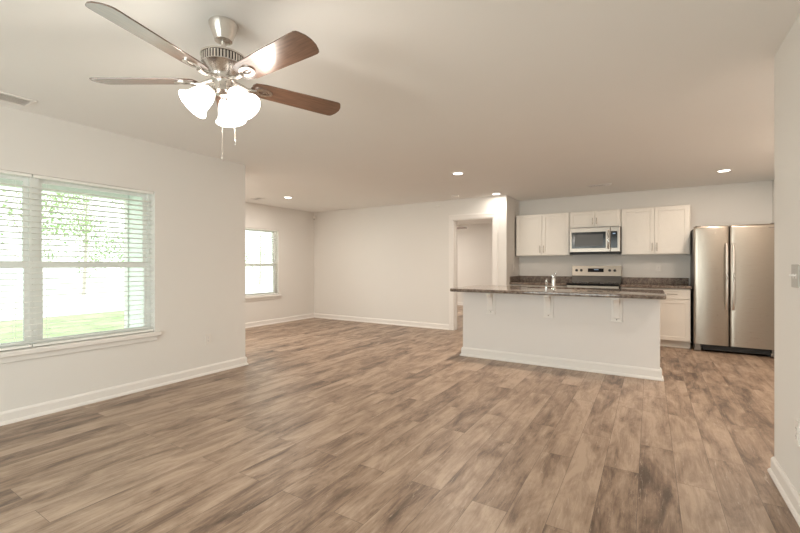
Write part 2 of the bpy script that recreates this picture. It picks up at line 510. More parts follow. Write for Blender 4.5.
# ---------------------------------------------------------------- windows with blinds
def window(name, X, w, units, sill_label):
    """double hung vinyl units in a wall whose room face is at X (room on +x)"""
    y0, y1, z0, z1 = w
    xo, xi = X - .145, X - .085
    root = bpy.data.objects.new(name, None); COL.objects.link(root); root.location = (X, (y0 + y1) / 2, z0); struct(root)
    off = Vector((-X, -(y0 + y1) / 2, -z0))
    def put(nm, b, m, par=root, smooth=False):
        b.transform(Matrix.Translation(off))
        return obj(nm, b, m, par, smooth)
    zm = 1.215
    b = B()
    fw, ft = .022, .022
    for u0, u1 in units:
        box(b, (xo, u0, z0), (xi, u0 + fw, z1)); box(b, (xo, u1 - fw, z0), (xi, u1, z1))
        box(b, (xo, u0 + fw, z1 - ft), (xi, u1 - fw, z1)); box(b, (xo, u0 + fw, z0), (xi, u1 - fw, z0 + ft))
    for (a0, a1), (c0, c1) in zip(units[:-1], units[1:]):
        box(b, (xo + .004, a1, z0), (xi - .004, c0, z1))
    put('window_frame', b, M['vinyl'])
    for u0, u1 in units:
        a, c = u0 + fw, u1 - fw
        # upper sash, outer track
        b = B(); sw, tw = .030, .026
        s0, s1 = xo + .006, xo + .030
        box(b, (s0, a, zm - .02), (s1, a + sw, z1 - ft)); box(b, (s0, c - sw, zm - .02), (s1, c, z1 - ft))
        box(b, (s0, a + sw, z1 - ft - tw), (s1, c - sw, z1 - ft)); box(b, (s0, a + sw, zm - .02), (s1, c - sw, zm + .02))
        us = put('upper_sash', b, M['vinyl'])
        b = B(); box(b, (s0 + .009, a + sw, zm + .018), (s0 + .014, c - sw, z1 - ft - tw + .002)); put('pane', b, M['glass'], us)
        # lower sash, inner track
        b = B(); s0, s1 = xo + .030, xo + .054
        box(b, (s0, a, z0 + ft), (s1, a + sw, zm + .03)); box(b, (s0, c - sw, z0 + ft), (s1, c, zm + .03))
        box(b, (s0, a + sw, zm - .015), (s1, c - sw, zm + .03)); box(b, (s0, a + sw, z0 + ft), (s1, c - sw, z0 + ft + .032))
        ls = put('lower_sash', b, M['vinyl'])
        b = B(); box(b, (s0 + .009, a + sw, z0 + ft + .030), (s0 + .014, c - sw, zm - .013)); put('pane', b, M['glass'], ls)
        b = B(); box(b, (s1 - .002, (a + c) / 2 - .03, zm + .028), (s1 + .016, (a + c) / 2 + .03, zm + .04), .003); put('sash_lock', b, M['vinyl'], ls)
    b = B()
    box(b, (X - .088, y0, z0 - .038), (X + .001, y1, z0 + .002), .001)
    box(b, (X + .0, y0 - .045, z0 - .038), (X + .038, y1 + .045, z0 + .002), .006)
    put('window_sill', b, M['trim'])
    b = B(); box(b, (X + .0005, y0 - .02, z0 - .085), (X + .016, y1 + .02, z0 - .038), .004); put('sill_apron', b, M['wall'])
    return root
window('window_1', XL, W1, [(.28, 1.240), (1.256, 2.156)], None)
window('window_2', XF, W2, [(4.99, 5.907)], None)

def blind(X, y0, y1, z0, z1, label, tilt=-0.12):
    c = X - .038
    t = thing('window_blind', label, 'blind', (c, (y0 + y1) / 2, z0))
    h, L = z1 - z0, (y1 - y0) / 2
    b = B(); box(b, (-.024, -L, h - .022), (.024, L, h + .0015), .003); obj('headrail', b, M['slat'], t)
    b = B(); n = int((h - .058) / .0462)
    for k in range(n):
        z = .045 + k * .0462
        tt = bmesh.new()
        prof = [(-.025, -.0006), (-.012, .0014), (0, .0020), (.012, .0014), (.025, -.0006)]
        top = [(x, zz + .0012) for x, zz in prof]; bot = [(x, zz - .0012) for x, zz in prof[::-1]]
        prism(b, [(x, zz) for x, zz in top + bot], -L, L, 1, mat=Matrix.Translation((0, 0, z)) @ Matrix.Rotation(tilt, 4, 'Y'))
    obj('slats', b, M['slat'], t)
    b = B(); box(b, (-.026, -L, .006), (.026, L, .026), .004); obj('bottom_rail', b, M['slat'], t)
    for s in (-1, 1):
        b = B()
        for dx in (-.0262, .0262):
            tube(b, [(dx, s * (L - .10), .02), (dx, s * (L - .10), h - .02)], .0011, 6)
        obj('ladder_cord', b, M['slat'], t)
    return t
blind(XL, 1.2225, 2.150, W1[2] + .002, W1[3] - .002, 'white slatted blind over the right half of the wide near window')
blind(XL, .286, 1.2145, W1[2] + .002, W1[3] - .002, 'white slatted blind over the left half of the wide near window')
b2 = blind(XF, W2[0] + .006, W2[1] - .006, W2[2] + .002, W2[3] - .002, 'white slatted blind in the small far window')

# ---------------------------------------------------------------- kitchen cabinets
def bar_handle(name, parent, p0, p1, out, r=.005):
    """bar pull between p0 and p1, standing off in direction out"""
    p0, p1, out = Vector(p0), Vector(p1), Vector(out)
    d = (p1 - p0).normalized()
    b = B(); tube(b, [p0 + out, p1 + out], r, 10)
    for p in (p0 + d * .018, p1 - d * .018):
        tube(b, [p, p + out], r * .85, 8)
    return obj(name, b, M['pull'], parent, True)

def shaker(name, x0, x1, z0, z1, yf, parent, rail=.057, m='cabinet'):
    """shaker front whose room face is at yf (room on -y)"""
    b = B(); d = .019
    box(b, (x0, yf, z0), (x0 + rail, yf + d, z1), .0015, 1); box(b, (x1 - rail, yf, z0), (x1, yf + d, z1), .0015, 1)
    box(b, (x0 + rail, yf, z1 - rail), (x1 - rail, yf + d, z1), .0015, 1); box(b, (x0 + rail, yf, z0), (x1 - rail, yf + d, z0 + rail), .0015, 1)
    box(b, (x0 + rail - .002, yf + .009, z0 + rail - .002), (x1 - rail + .002, yf + d - .002, z1 - rail + .002))
    return obj(name, b, M[m], parent)

def upper_cabinet(x0, x1, z0, z1, label, handle_len=.13, hz=None):
    D = .33; yc = YK - D
    t = thing('upper_cabinet', label, 'cabinet', ((x0 + x1) / 2, YK - .001, z0), group='wall cabinets over the kitchen counter')
    hw, h = (x1 - x0) / 2, z1 - z0
    b = B(); box(b, (-hw, -D + .021, 0), (hw, 0, h), .0015, 1)
    obj('carcass', b, M['cabinet'], t)
    for s in (-1, 1):
        a, c = (-hw + .012, -.0015) if s < 0 else (.0015, hw - .012)
        dr = shaker('cabinet_door', a, c, .012, h - .012, -D, t, .057 if h > .5 else .05)
        hx = -s * -.032
        z = (.05, .05 + handle_len)
        bar_handle('handle', dr, (s * .032, -D + .001, z[0]), (s * .032, -D + .001, z[1]), (0, -.03, 0))
    return t
upper_cabinet(XK + .030, -1.175, 1.385, 2.125, 'white two-door wall cabinet left of the microwave')
upper_cabinet(-1.172, -.400, 1.845, 2.125, 'short white wall cabinet directly above the microwave', .11)
upper_cabinet(-.397, .515, 1.385, 2.125, 'white two-door wall cabinet between microwave and refrigerator')

def base_cabinet(x0, x1, label, cols=2):
    D = .61
    t = thing('base_cabinet', label, 'cabinet', ((x0 + x1) / 2, YK - .001, 0), group='base cabinets along the kitchen back wall')
    hw = (x1 - x0) / 2
    b = B(); box(b, (-hw, -D + .021, .102), (hw, 0, .873), .0015, 1)
    obj('carcass', b, M['cabinet'], t)
    b = B(); box(b, (-hw, -D + .085, 0), (hw, -D + .1, .102)); box(b, (-hw, -D + .1, 0), (hw, -.01, .10)); obj('toe_kick', b, M['cabinet'], t)
    wcol = 2 * hw / cols
    for k in range(cols):
        a, c = -hw + k * wcol + .008, -hw + (k + 1) * wcol - .008
        dr = shaker('drawer_front', a, c, .725, .862, -D, t, .03)
        m = (a + c) / 2
        bar_handle('handle', dr, (m - .065, -D + .001, .793), (m + .065, -D + .001, .793), (0, -.03, 0))
        dd = shaker('cabinet_door', a, c, .112, .715, -D, t)
        hx = c - .03 if k % 2 == 0 else a + .03
        bar_handle('handle', dd, (hx, -D + .001, .56), (hx, -D + .001, .69), (0, -.03, 0))
    return t
base_cabinet(XK + .003, -1.180, 'white base cabinet left of the range, mostly behind the island', 2)
base_cabinet(-.395, .500, 'white base cabinet between the range and the refrigerator', 2)

def countertop(x0, x1, label, left_end=False):
    t = thing('countertop', label, 'countertop', ((x0 + x1) / 2, YK - .001, .874))
    hw = (x1 - x0) / 2
    b = B(); box(b, (-hw, -.640, 0), (hw, 0, .040), .005); obj('slab', b, M['granite'], t)
    b = B(); box(b, (-hw, -.020, .0405), (hw, 0, .142), .003); obj('backsplash', b, M['granite_matte'], t)
    if left_end:
        b = B(); box(b, (-hw, -.62, .0405), (-hw + .020, -.0205, .142), .003); obj('side_splash', b, M['granite'], t)
    return t
countertop(XK + .002, -1.176, 'brown granite countertop left of the range', True)
countertop(-.399, .515, 'brown granite countertop between range and refrigerator')

# ---------------------------------------------------------------- range
def build_range():
    x0, x1 = -1.170, -.405
    t = thing('kitchen_range', 'stainless steel electric range with black cooktop and rear control panel', 'stove', ((x0 + x1) / 2, YK - .03, 0))
    hw = (x1 - x0) / 2
    b = B(); box(b, (-hw, -.62, .06), (hw, 0, .900), .004); box(b, (-hw + .03, -.58, 0), (hw - .03, -.02, .06)); obj('body', b, M['matte_black'], t)
    b = B(); box(b, (-hw - .003, -.655, .9005), (hw + .003, -.09, .922), .006)
    ck = obj('cooktop', b, M['black'], t)
    for cx, cy, r in ((-.19, -.48, .11), (.19, -.48, .09), (-.19, -.22, .09), (.19, -.22, .11)):
        b = B()
        tt = bmesh.new(); lathe(b, [(r, 0), (r, .0006), (r - .006, .0006), (r - .006, 0)], 36, Matrix.Translation((cx, cy, .9222)), False, False)
        obj('burner_ring', b, M['badge'], ck)
    # backguard: black riser under a stainless control panel
    b = B(); prism(b, [(-.095, .9005), (0, .9005), (0, 1.035), (-.075, 1.035)], -hw, hw, 0); obj('backguard', b, M['riser'], t)
    b = B(); prism(b, [(-.090, 1.0355), (0, 1.0355), (0, 1.205), (-.065, 1.205)], -hw, hw, 0, .004)
    pn = obj('control_panel', b, M['steel'], t)
    # local front face runs from y -.090 at z 1.0355 to y -.065 at z 1.205
    def face(z): return -.090 + (z - 1.0355) / (1.205 - 1.0355) * .025
    ang = math.atan2(.025, .1695)
    for kx in (-.308, -.232, .208, .285):
        b = B(); lathe(b, [(.022, 0), (.022, .012), (.017, .026), (.0, .026)], 20, None, True, False)
        tr = Matrix.Translation((kx, face(1.128), 1.128)) @ Matrix.Rotation(PI / 2 - ang, 4, 'X')
        b.transform(tr); obj('knob', b, M['matte_black'], pn, True)
    b = B(); box(b, (-.128, -.003, -.032), (.118, .003, .032), .002); b.transform(Matrix.Translation((0, face(1.130), 1.130)) @ Matrix.Rotation(-ang, 4, 'X'))
    dp = obj('display', b, M['black'], pn)
    b = B()
    for k in range(4): box(b, (-.03 + k * .018, -.0036, .004), (-.018 + k * .018, -.003, .018))
    b.transform(Matrix.Translation((0, face(1.130), 1.130)) @ Matrix.Rotation(-ang, 4, 'X')); obj('clock_digits', b, M['display'], dp)
    b = B(); box(b, (-hw + .004, -.650, .265), (hw - .004, -.6205, .888), .006); od = obj('oven_door', b, M['steel'], t)
    b = B(); box(b, (-hw + .09, -.653, .42), (hw - .09, -.6495, .74), .002); obj('door_window', b, M['black'], od)
    b = B(); tube(b, [(-hw + .05, -.70, .835), (hw - .05, -.70, .835)], .012, 12)
    for s in (-1, 1): tube(b, [(s * (hw - .07), -.648, .835), (s * (hw - .07), -.70, .835)], .009, 8)
    obj('handle', b, M['steel'], od, True)
    b = B(); box(b, (-hw + .004, -.645, .065), (hw - .004, -.6205, .255), .006); obj('drawer', b, M['steel'], t)
build_range()

# ---------------------------------------------------------------- microwave
def build_micro():
    x0, x1, z0, z1 = -1.164, -.404, 1.412, 1.842
    t = thing('microwave', 'stainless steel microwave mounted over the range', 'microwave', ((x0 + x1) / 2, YK - .002, z0))
    hw, h = (x1 - x0) / 2, z1 - z0
    b = B(); box(b, (-hw, -.375, 0), (hw, 0, h), .004); obj('body', b, M['matte_black'], t)
    xs = hw - .142      # where the door ends
    b = B(); box(b, (-hw, -.415, .022), (xs - .001, -.3755, h), .006); d = obj('door', b, M['micro_steel'], t)
    b = B(); box(b, (-hw + .035, -.4175, .085), (xs - .066, -.4145, h - .075), .002); wn = obj('door_window', b, M['black'], d)
    b = B(); box(b, (-hw + .085, -.4186, .120), (xs - .106, -.4172, h - .115), .001); obj('window_screen', b, simple('dark_mesh_screen', (.055, .045, .037), .25, var=.1, vscale=300, spec=.35), wn)
    b = B(); pts = []
    for k in range(9):
        u = k / 8.0; pts.append((xs - .030, -.432 - .028 * math.sin(PI * u), .075 + u * (h - .135)))
    tube(b, pts, .0125, 12)
    for z in (.078, h - .063): box(b, (xs - .040, -.436, z - .01), (xs - .020, -.4145, z + .01), .003)
    obj('handle', b, M['chrome'], d, True)
    b = B(); box(b, (xs + .001, -.415, .022), (hw, -.3755, h), .006); p = obj('control_panel', b, M['micro_steel'], t)
    b = B(); box(b, (xs + .004, -.4175, .085), (hw - .040, -.4145, h - .075), .002); cp = obj('keypad', b, M['black'], p)
    b = B(); box(b, (xs + .035, -.4185, h - .122), (hw - .070, -.4174, h - .105)); obj('display', b, M['display'], cp)
    b = B()
    for k in range(30):
        x = -hw + .03 + k * (2 * hw - .06) / 29
        box(b, (x - .004, -.40, -.010), (x + .004, -.06, .0))
    box(b, (-hw, -.405, -.014), (hw, -.36, .0), .002); obj('vent_grille', b, M['matte_black'], t)
build_micro()

# ---------------------------------------------------------------- refrigerator
def build_fridge():
    x0, x1, H = .530, 1.440, 1.762
    yb = YK - .03
    yf = 7.065
    t = thing('refrigerator', 'stainless steel side by side refrigerator with two tall handles', 'refrigerator', ((x0 + x1) / 2, yb, 0))
    hw = (x1 - x0) / 2; d = yf - yb
    b = B(); box(b, (-hw + .004, d + .085, .05), (hw - .004, 0, H - .012), .006); obj('body', b, simple('grey_cabinet_side', (.10, .095, .09), .5, var=.02), t)
    for sx in (-1, 1):
        for yy in (d + .15, -.08):
            b = B(); lathe(b, [(.022, 0), (.022, .05)], 14, Matrix.Translation((sx * (hw - .08), yy, 0))); obj('foot', b, M['matte_black'], t)
    xs = -hw + .395
    def door(a, c):
        bm = bmesh.new(); n, mz = 24, 30
        z0, z1 = .108, H
        def yfront(u, v):
            e = min(u, 1 - u); r = .05
            y = -.012 * math.sin(PI * u)          # gently bowed face
            if e < r: y += .020 * (1 - math.sqrt(max(0, 1 - ((r - e) / r) ** 2)))
            tz = (z1 - (z0 + v * (z1 - z0)))
            if tz < .03: y += .018 * (1 - math.sqrt(max(0, 1 - ((.03 - tz) / .03) ** 2)))
            return d + .012 + y
        us = [0, .006, .015, .028, .05] + [.05 + .9 * k / 12 for k in range(1, 12)] + [.95, .972, .985, .994, 1]
        vs = [k / 14 * .98 for k in range(15)] + [.985, .99, .994, .997, .999, 1]
        g = [[bm.verts.new((a + u * (c - a), yfront(u, v), z0 + v * (z1 - z0))) for u in us] for v in vs]
        bk = [[bm.verts.new((a + u * (c - a), d + .082, z0 + v * (z1 - z0))) for u in (0, 1)] for v in (0, 1)]
        for j in range(len(vs) - 1):
            for i in range(len(us) - 1):
                bm.faces.new((g[j][i], g[j][i + 1], g[j + 1][i + 1], g[j + 1][i]))
        bm.faces.new((bk[0][0], bk[1][0], bk[1][1], bk[0][1]))
        bm.faces.new([g[0][i] for i in range(len(us))][::-1] + [bk[0][0], bk[0][1]])
        bm.faces.new([g[-1][i] for i in range(len(us))] + [bk[1][1], bk[1][0]])
        bm.faces.new([g[j][0] for j in range(len(vs))] + [bk[1][0], bk[0][0]])
        bm.faces.new([g[j][-1] for j in range(len(vs))][::-1] + [bk[0][1], bk[1][1]])
        bmesh.ops.recalc_face_normals(bm, faces=bm.faces[:])
        return bm
    dl = obj('freezer_door', door(-hw, xs - .004), M['steel'], t, True)
    dr = obj('fresh_food_door', door(xs + .004, hw), M['steel'], t, True)
    for p, hx in ((dl, xs - .036), (dr, xs + .036)):
        b = B(); z0, z1 = .61, 1.51
        pts = []; 
        for k in range(17):
            u = k / 16.0
            pts.append((hx, d - .012 - .052 * (math.sin(PI * u) ** .45), z0 + u * (z1 - z0)))
        # flattened bar
        tt = bmesh.new(); tube(tt, pts, .015, 14)
        merge(b, tt)
        obj('handle', b, M['handle_steel'], p, True)
    b = B(); box(b, (hw - .115, d + .0005, H - .055), (hw - .055, d + .004, H - .043), .001); obj('badge', b, M['badge'], dr)
    b = B()
    box(b, (-hw + .10, d + .05, .028), (hw - .08, d + .09, .100), .004)
    for k in range(3): box(b, (-hw + .10, d + .044, .036 + k * .022), (hw - .08, d + .051, .046 + k * .022), .002)
    obj('toe_grille', b, M['matte_black'], t)
    for sx in (-1, 1):
        b = B(); box(b, (sx * (hw - .045) - .04, d + .03, .012), (sx * (hw - .045) + .04, d + .09, .062), .006); box(b, (sx * (hw - .045) - .03, d + .03, .062), (sx * (hw - .045) + .03, d + .085, .104), .003)
        obj('hinge_bracket', b, M['badge'], t)
    for sx in (-1, 1):
        b = B(); box(b, (sx * (hw - .05) - .03, d + .02, H + .0005), (sx * (hw - .05) + .03, d + .12, H + .014), .004); obj('hinge_cover', b, M['badge'], t)
build_fridge()

# ---------------------------------------------------------------- island
IX0, IX1, IY = -2.15, .09, 5.10
isl = thing('kitchen_island', 'long white kitchen island with plain front under the granite top', 'island', ((IX0 + IX1) / 2, IY, 0))
hw = (IX1 - IX0) / 2
one('half_wall', M['island'], (-hw, 0, 0), (hw, .115, .8735), isl, .002)
b = B()
box(b, (-hw, .1155, .10), (-hw + .018, .73, .8735)); box(b, (hw - .018, .1155, .10), (hw, .73, .8735))
box(b, (-hw + .018, .1155, .10), (hw - .018, .73, .118)); box(b, (-hw, .712, .118), (hw, .73, .8735)); box(b, (-hw, .16, 0), (hw, .66, .10))
cb = obj('cabinet_body', b, M['cabinet'], isl)
for k in range(4):
    a = -hw + .02 + k * (2 * hw - .04) / 4
    b = B(); box(b, (a + .004, .7305, .12), (a + (2 * hw - .04) / 4 - .004, .749, .86), .002); obj('cabinet_door', b, M['cabinet'], isl)
P = [(u * 1.25, z * 1.15) for u, z in BASE_PROF]
bb = B()
for p0, p1, n, e0, e1 in (((-hw, 0), (hw, 0), (0, -1), 1, 1), ((hw, 0), (hw, .115), (1, 0), 1, 0), ((-hw, .115), (-hw, 0), (-1, 0), 0, 1)):
    o = baseboard('tmp', p0, p1, n, e0, e1, 'trim', isl, P)
    bb.from_mesh(o.data); bpy.data.objects.remove(o)
obj('baseboard', bb, M['trim'], isl)

# granite top with a cut-out for the sink
TX0, TX1, TY0, TY1 = -2.235, .140, 4.835, 5.93
tx, ty = (TX0 + TX1) / 2, TY0
SX0, SX1, SY0, SY1 = -1.42, -.70, 5.50, 5.85
def rounded(x0, x1, y0, y1, r, n=8):
    out = []
    for cx, cy, a0 in ((x1 - r, y1 - r, 0), (x0 + r, y1 - r, 90), (x0 + r, y0 + r, 180), (x1 - r, y0 + r, 270)):
        for k in range(n + 1):
            a = math.radians(a0 + 90 * k / n); out.append((cx + r * math.cos(a), cy + r * math.sin(a)))
    return out
b = B(); prism(b, rounded(TX0 - tx, TX1 - tx, 0, TY1 - ty, .045), 0, .040, 2, .008)
top = obj('island_countertop', b, M['granite'], None, True)
tag(top, 'brown speckled granite slab with rounded corners on the island', 'countertop')
top.location = (tx, ty, .874)
b = B(); prism(b, rounded(SX0 - tx, SX1 - tx, SY0 - ty, SY1 - ty, .05), -.1, .2)
cut = obj('cut', b, M['granite']); cut.location = top.location
md = top.modifiers.new('sink_hole', 'BOOLEAN'); md.operation = 'DIFFERENCE'; md.object = cut; md.solver = 'EXACT'
bpy.context.view_layer.update()
me = bpy.data.meshes.new_from_object(top.evaluated_get(bpy.context.evaluated_depsgraph_get()))
top.modifiers.clear(); top.data = me
bpy.data.objects.remove(cut)
me.set_sharp_from_angle(angle=math.radians(38))

sink = thing('sink', 'stainless undermount sink set into the island top behind the faucet', 'sink', ((SX0 + SX1) / 2, (SY0 + SY1) / 2, .67))
b = B(); a, c = (SX1 - SX0) / 2 + .006, (SY1 - SY0) / 2 + .006
t_ = bmesh.new()
ro = rounded(-a, a, -c, c, .05); ri = rounded(-a + .03, a - .03, -c + .03, c - .03, .04)
top_r = [t_.verts.new((x, y, .2035)) for x, y in ro]; bot_r = [t_.verts.new((x, y, 0)) for x, y in ri]
for k in range(len(ro)): t_.faces.new((top_r[k], top_r[(k + 1) % len(ro)], bot_r[(k + 1) % len(ro)], bot_r[k]))
t_.faces.new(bot_r)
merge(b, t_); obj('basin', b, M['steel'], sink, True)
b = B(); lathe(b, [(.045, .001), (.045, .004), (.03, .002)], 20); obj('drain', b, M['chrome'], sink, True)

# faucet with lever, side sprayer
fx, fy = -1.045, 5.42
fc = thing('faucet', 'chrome single lever kitchen faucet standing on the island', 'faucet', (fx, fy, .914))
b = B(); lathe(b, [(.030, 0), (.030, .006), (.025, .012), (.023, .08), (.024, .125), (.020, .140), (.012, .146)], 24); obj('body', b, M['chrome'], fc, True)
b = B(); pts = [(0, .012, .075), (0, .05, .150), (-.012, .10, .186), (-.022, .15, .190), (-.028, .185, .172), (-.030, .195, .150)]
tube(b, pts, .013, 12, [.016, .014, .013, .013, .015, .016]); obj('spout', b, M['chrome'], fc, True)
b = B(); tube(b, [(0, 0, .14), (.012, -.005, .165), (.036, -.012, .215)], .007, 10, [.012, .009, .008])
tube(b, [(-.0, 0, .14), (-.02, -.004, .178)], .008, 10, [.012, .010])
obj('lever', b, M['chrome'], fc, True)
sp = thing('soap_dispenser', 'short chrome sprayer standing left of the faucet', 'sprayer', (-1.135, 5.42, .914))
b = B(); lathe(b, [(.022, 0), (.022, .008), (.014, .014), (.012, .06), (.016, .07), (.016, .105), (.008, .112)], 20); obj('body', b, M['chrome'], sp, True)
b = B(); tube(b, [(0, 0, .100), (0, .03, .122), (0, .06, .118)], .008, 10, [.011, .010, .008]); obj('nozzle', b, M['chrome'], sp, True)
sp.name = 'sink_sprayer'

# corbels under the overhang
def corbel(x, label):
    t = thing('corbel', label, 'bracket', (x, IY - .0005, .585), group='brackets under the island top')
    H = .288
    b = B(); box(b, (-.054, -.018, 0), (.054, 0, H), .004); box(b, (-.060, -.024, 0), (.060, 0, .016), .004); obj('back_plate', b, M['trim'], t)
    # curved bracket arm between plate and top
    prof = [(-.018, H - .002), (-.135, H - .002), (-.135, H - .030), (-.120, H - .045)]
    for k in range(11):
        u = k / 10.0
        a = PI / 2 * u
        prof.append((-.115 + .085 * math.sin(a), H - .05 - .165 * (1 - math.cos(a))))
    prof += [(-.030, .05), (-.018, .035)]
    b = B(); prism(b, [(y, z) for y, z in prof], -.030, .030, 0, .003); obj('arm', b, M['trim'], t)
    b = B(); box(b, (-.054, -.150, H - .012), (.054, -.0185, H - .0005), .003); obj('top_plate', b, M['trim'], t)
    b = B(); lathe(b, [(.006, 0), (.006, .003), (.003, .004)], 12, Matrix.Translation((0, -.0175, .028)) @ Matrix.Rotation(PI / 2, 4, 'X')); obj('screw', b, M['badge'], t)
    return t
c1 = corbel(-1.755, 'white corbel under the island top near its left end')
dup(c1, (-1.040, IY - .0005, .585), 0, 'white corbel under the middle of the island top, below the faucet')
dup(c1, (-.315, IY - .0005, .585), 0, 'white corbel under the island top near its right end')

# ---------------------------------------------------------------- ceiling fan
def build_fan():
    t = thing('ceiling_fan', 'five-blade brushed nickel ceiling fan with lit glass shades in the near room', 'ceiling fan', (-1.832, 1.272, CEIL - .0005))
    N_ = M['nickel']
    b = B(); lathe(b, [(.066, 0), (.070, -.006), (.068, -.018), (.052, -.060), (.044, -.082), (.042, -.090), (.022, -.094)], 40); obj('canopy', b, N_, t, True)
    b = B(); tube(b, [(0, 0, -.088), (0, 0, -.166)], .0125, 16); lathe(b, [(.024, -.150), (.026, -.166)], 20); obj('downrod', b, N_, t, True)
    b = B()
    lathe(b, [(.03, -.140), (.090, -.143), (.108, -.150), (.108, -.158), (.100, -.160)], 48, None, True, False)
    lathe(b, [(.091, -.158), (.091, -.196)], 48)
    for k in range(44):
        a = 2 * PI * k / 44
        box(b, (.090, -.0044, -.197), (.1035, .0044, -.158), 0, mat=Matrix.Rotation(a, 4, 'Z'))
    lathe(b, [(.104, -.196), (.106, -.201), (.100, -.208), (.086, -.225), (.066, -.245), (.058, -.262), (.058, -.272), (.050, -.276)], 48)
    DN = Matrix.Translation((0, 0, -.020))
    b.transform(DN); mh = obj('motor_housing', b, N_, t, True)
    b = B(); lathe(b, [(.0895, -.1585), (.0922, -.159), (.0922, -.1955), (.0895, -.196)], 48, None, False, False); b.transform(DN); obj('slot_band', b, M['dark_slot'], mh)
    b = B(); lathe(b, [(.046, -.296), (.043, -.301), (.043, -.330), (.048, -.337), (.048, -.350), (.036, -.362), (.018, -.368)], 40); obj('switch_housing', b, N_, t, True)
    PH = math.radians(-4.0)
    for k in range(5):
        a = PH + k * 2 * PI / 5
        rot = Matrix.Rotation(a, 4, 'Z')
        pit = Matrix.Translation((0, 0, -.296)) @ Matrix.Rotation(math.radians(-13), 4, 'X')
        # blade: rounded plank, slightly wider at the tip
        r0, r1 = .150, .650
        tip = [(r1 - .038, -.070), (r1 - .026, -.066), (r1 - .018, -.057), (r1 - .005, -.030), (r1, 0), (r1 - .005, .030), (r1 - .018, .057), (r1 - .026, .066), (r1 - .038, .070)]
        out = [(r0, -.050), (r0 + .05, -.060), (r1 - .075, -.070)] + tip + [(r1 - .075, .070), (r0 + .05, .060), (r0, .050), (r0 - .012, .03), (r0 - .015, 0), (r0 - .012, -.03)]
        b = B(); prism(b, out, 0, .006, 2, .0015)
        bl = obj('blade', b, M['blade'], t)
        # keep the blade's own axes for its grain: its transform places it
        bl.matrix_local = rot @ pit
        # bracket under the blade
        b = B()
        n = 24; ring_o, ring_i = [], []
        tt = bmesh.new()
        for z0, z1 in ((-.0065, -.0005),):
            vo = []; 
            for zz in (z0, z1):
                o_ = [tt.verts.new((.200 + .048 * math.cos(2 * PI * q / n), .033 * math.sin(2 * PI * q / n), zz)) for q in range(n)]
                i_ = [tt.verts.new((.203 + .028 * math.cos(2 * PI * q / n), .014 * math.sin(2 * PI * q / n), zz)) for q in range(n)]
                vo.append((o_, i_))
            (o0, i0), (o1, i1) = vo
            for q in range(n):
                p = (q + 1) % n
                tt.faces.new((o0[q], o0[p], i0[p], i0[q])); tt.faces.new((o1[q], o1[p], i1[p], i1[q]))
                tt.faces.new((o0[q], o0[p], o1[p], o1[q])); tt.faces.new((i0[q], i0[p], i1[p], i1[q]))
        bmesh.ops.recalc_face_normals(tt, faces=tt.faces[:])
        merge(b, tt)
        box(b, (.196, -.005, -.0062), (.224, .005, -.0008), .002)
        tube(b, [(.052, 0, .008), (.085, 0, .000), (.115, 0, -.010), (.140, 0, -.010), (.160, 0, -.005)], .009, 10, [.012, .011, .010, .011, .013])
        obj('blade_bracket', b, N_, bl, True)
    for k, az in enumerate((10, 130, 250)):
        a = math.radians(az)
        tilt = math.radians(42)
        # local frame: shade axis pointing down and out
        fr = Matrix.Rotation(a, 4, 'Z') @ Matrix.Translation((.046, 0, -.337)) @ Matrix.Rotation(-tilt, 4, 'Y')
        b = B()
        lathe(b, [(.010, .012), (.012, -.008), (.024, -.014), (.027, -.024), (.025, -.038)], 24)
        b.transform(fr); arm = obj('lamp_holder', b, N_, t, True)
        b = B()
        prof = [(.024, -.022), (.030, -.026), (.040, -.040), (.050, -.065), (.055, -.090), (.058, -.110), (.066, -.130), (.078, -.143), (.0765, -.145), (.063, -.132), (.055, -.111), (.052, -.090), (.047, -.066), (.037, -.042), (.026, -.029)]
        lathe(b, prof, 36, None, False, False); b.transform(fr)
        sh = obj('glass_shade', b, M['shade'], arm, True)
        b = B(); lathe(b, [(.012, -.036), (.014, -.050), (.024, -.072), (.027, -.088), (.022, -.103), (.010, -.111)], 20); b.transform(fr)
        bu = obj('bulb', b, M['bulb'], sh, True)
        l = bpy.data.lights.new('fan_lamp', 'POINT'); l.energy = FAN_W; l.color = (1, .90, .78); l.shadow_soft_size = .06
        lo = bpy.data.objects.new('fan_lamp', l); COL.objects.link(lo); lo.parent = t
        lo.location = fr @ Vector((0, 0, -.170))
    # pull chains
    for (x, y, z1) in ((-.006, -.004, -.685), (.052, .030, -.615)):
        b = B(); tube(b, [(x * .7, y * .7, -.362 if x < 0 else -.345), (x, y, z1 + .03)], .0013, 6)
        if x > 0: tube(b, [(.036, .02, -.343), (x, y, -.36)], .0015, 6)
        ch = obj('pull_chain', b, M['nickel'], t)
        b = B(); lathe(b, [(.0012, z1 + .03), (.0026, z1 + .022), (.0026, z1 + .004), (.0015, z1)], 12, Matrix.Translation((x, y, 0))); obj('chain_fob', b, M['nickel'], ch, True)
    return t
fan = build_fan()
f2 = dup(fan, (-4.52, 9.35, CEIL - .0005), math.radians(14), 'dark-bladed ceiling fan in the next room, seen through the doorway')
for o in f2.children:
    if o.type == 'LIGHT': o.data.energy = BED_FAN_W

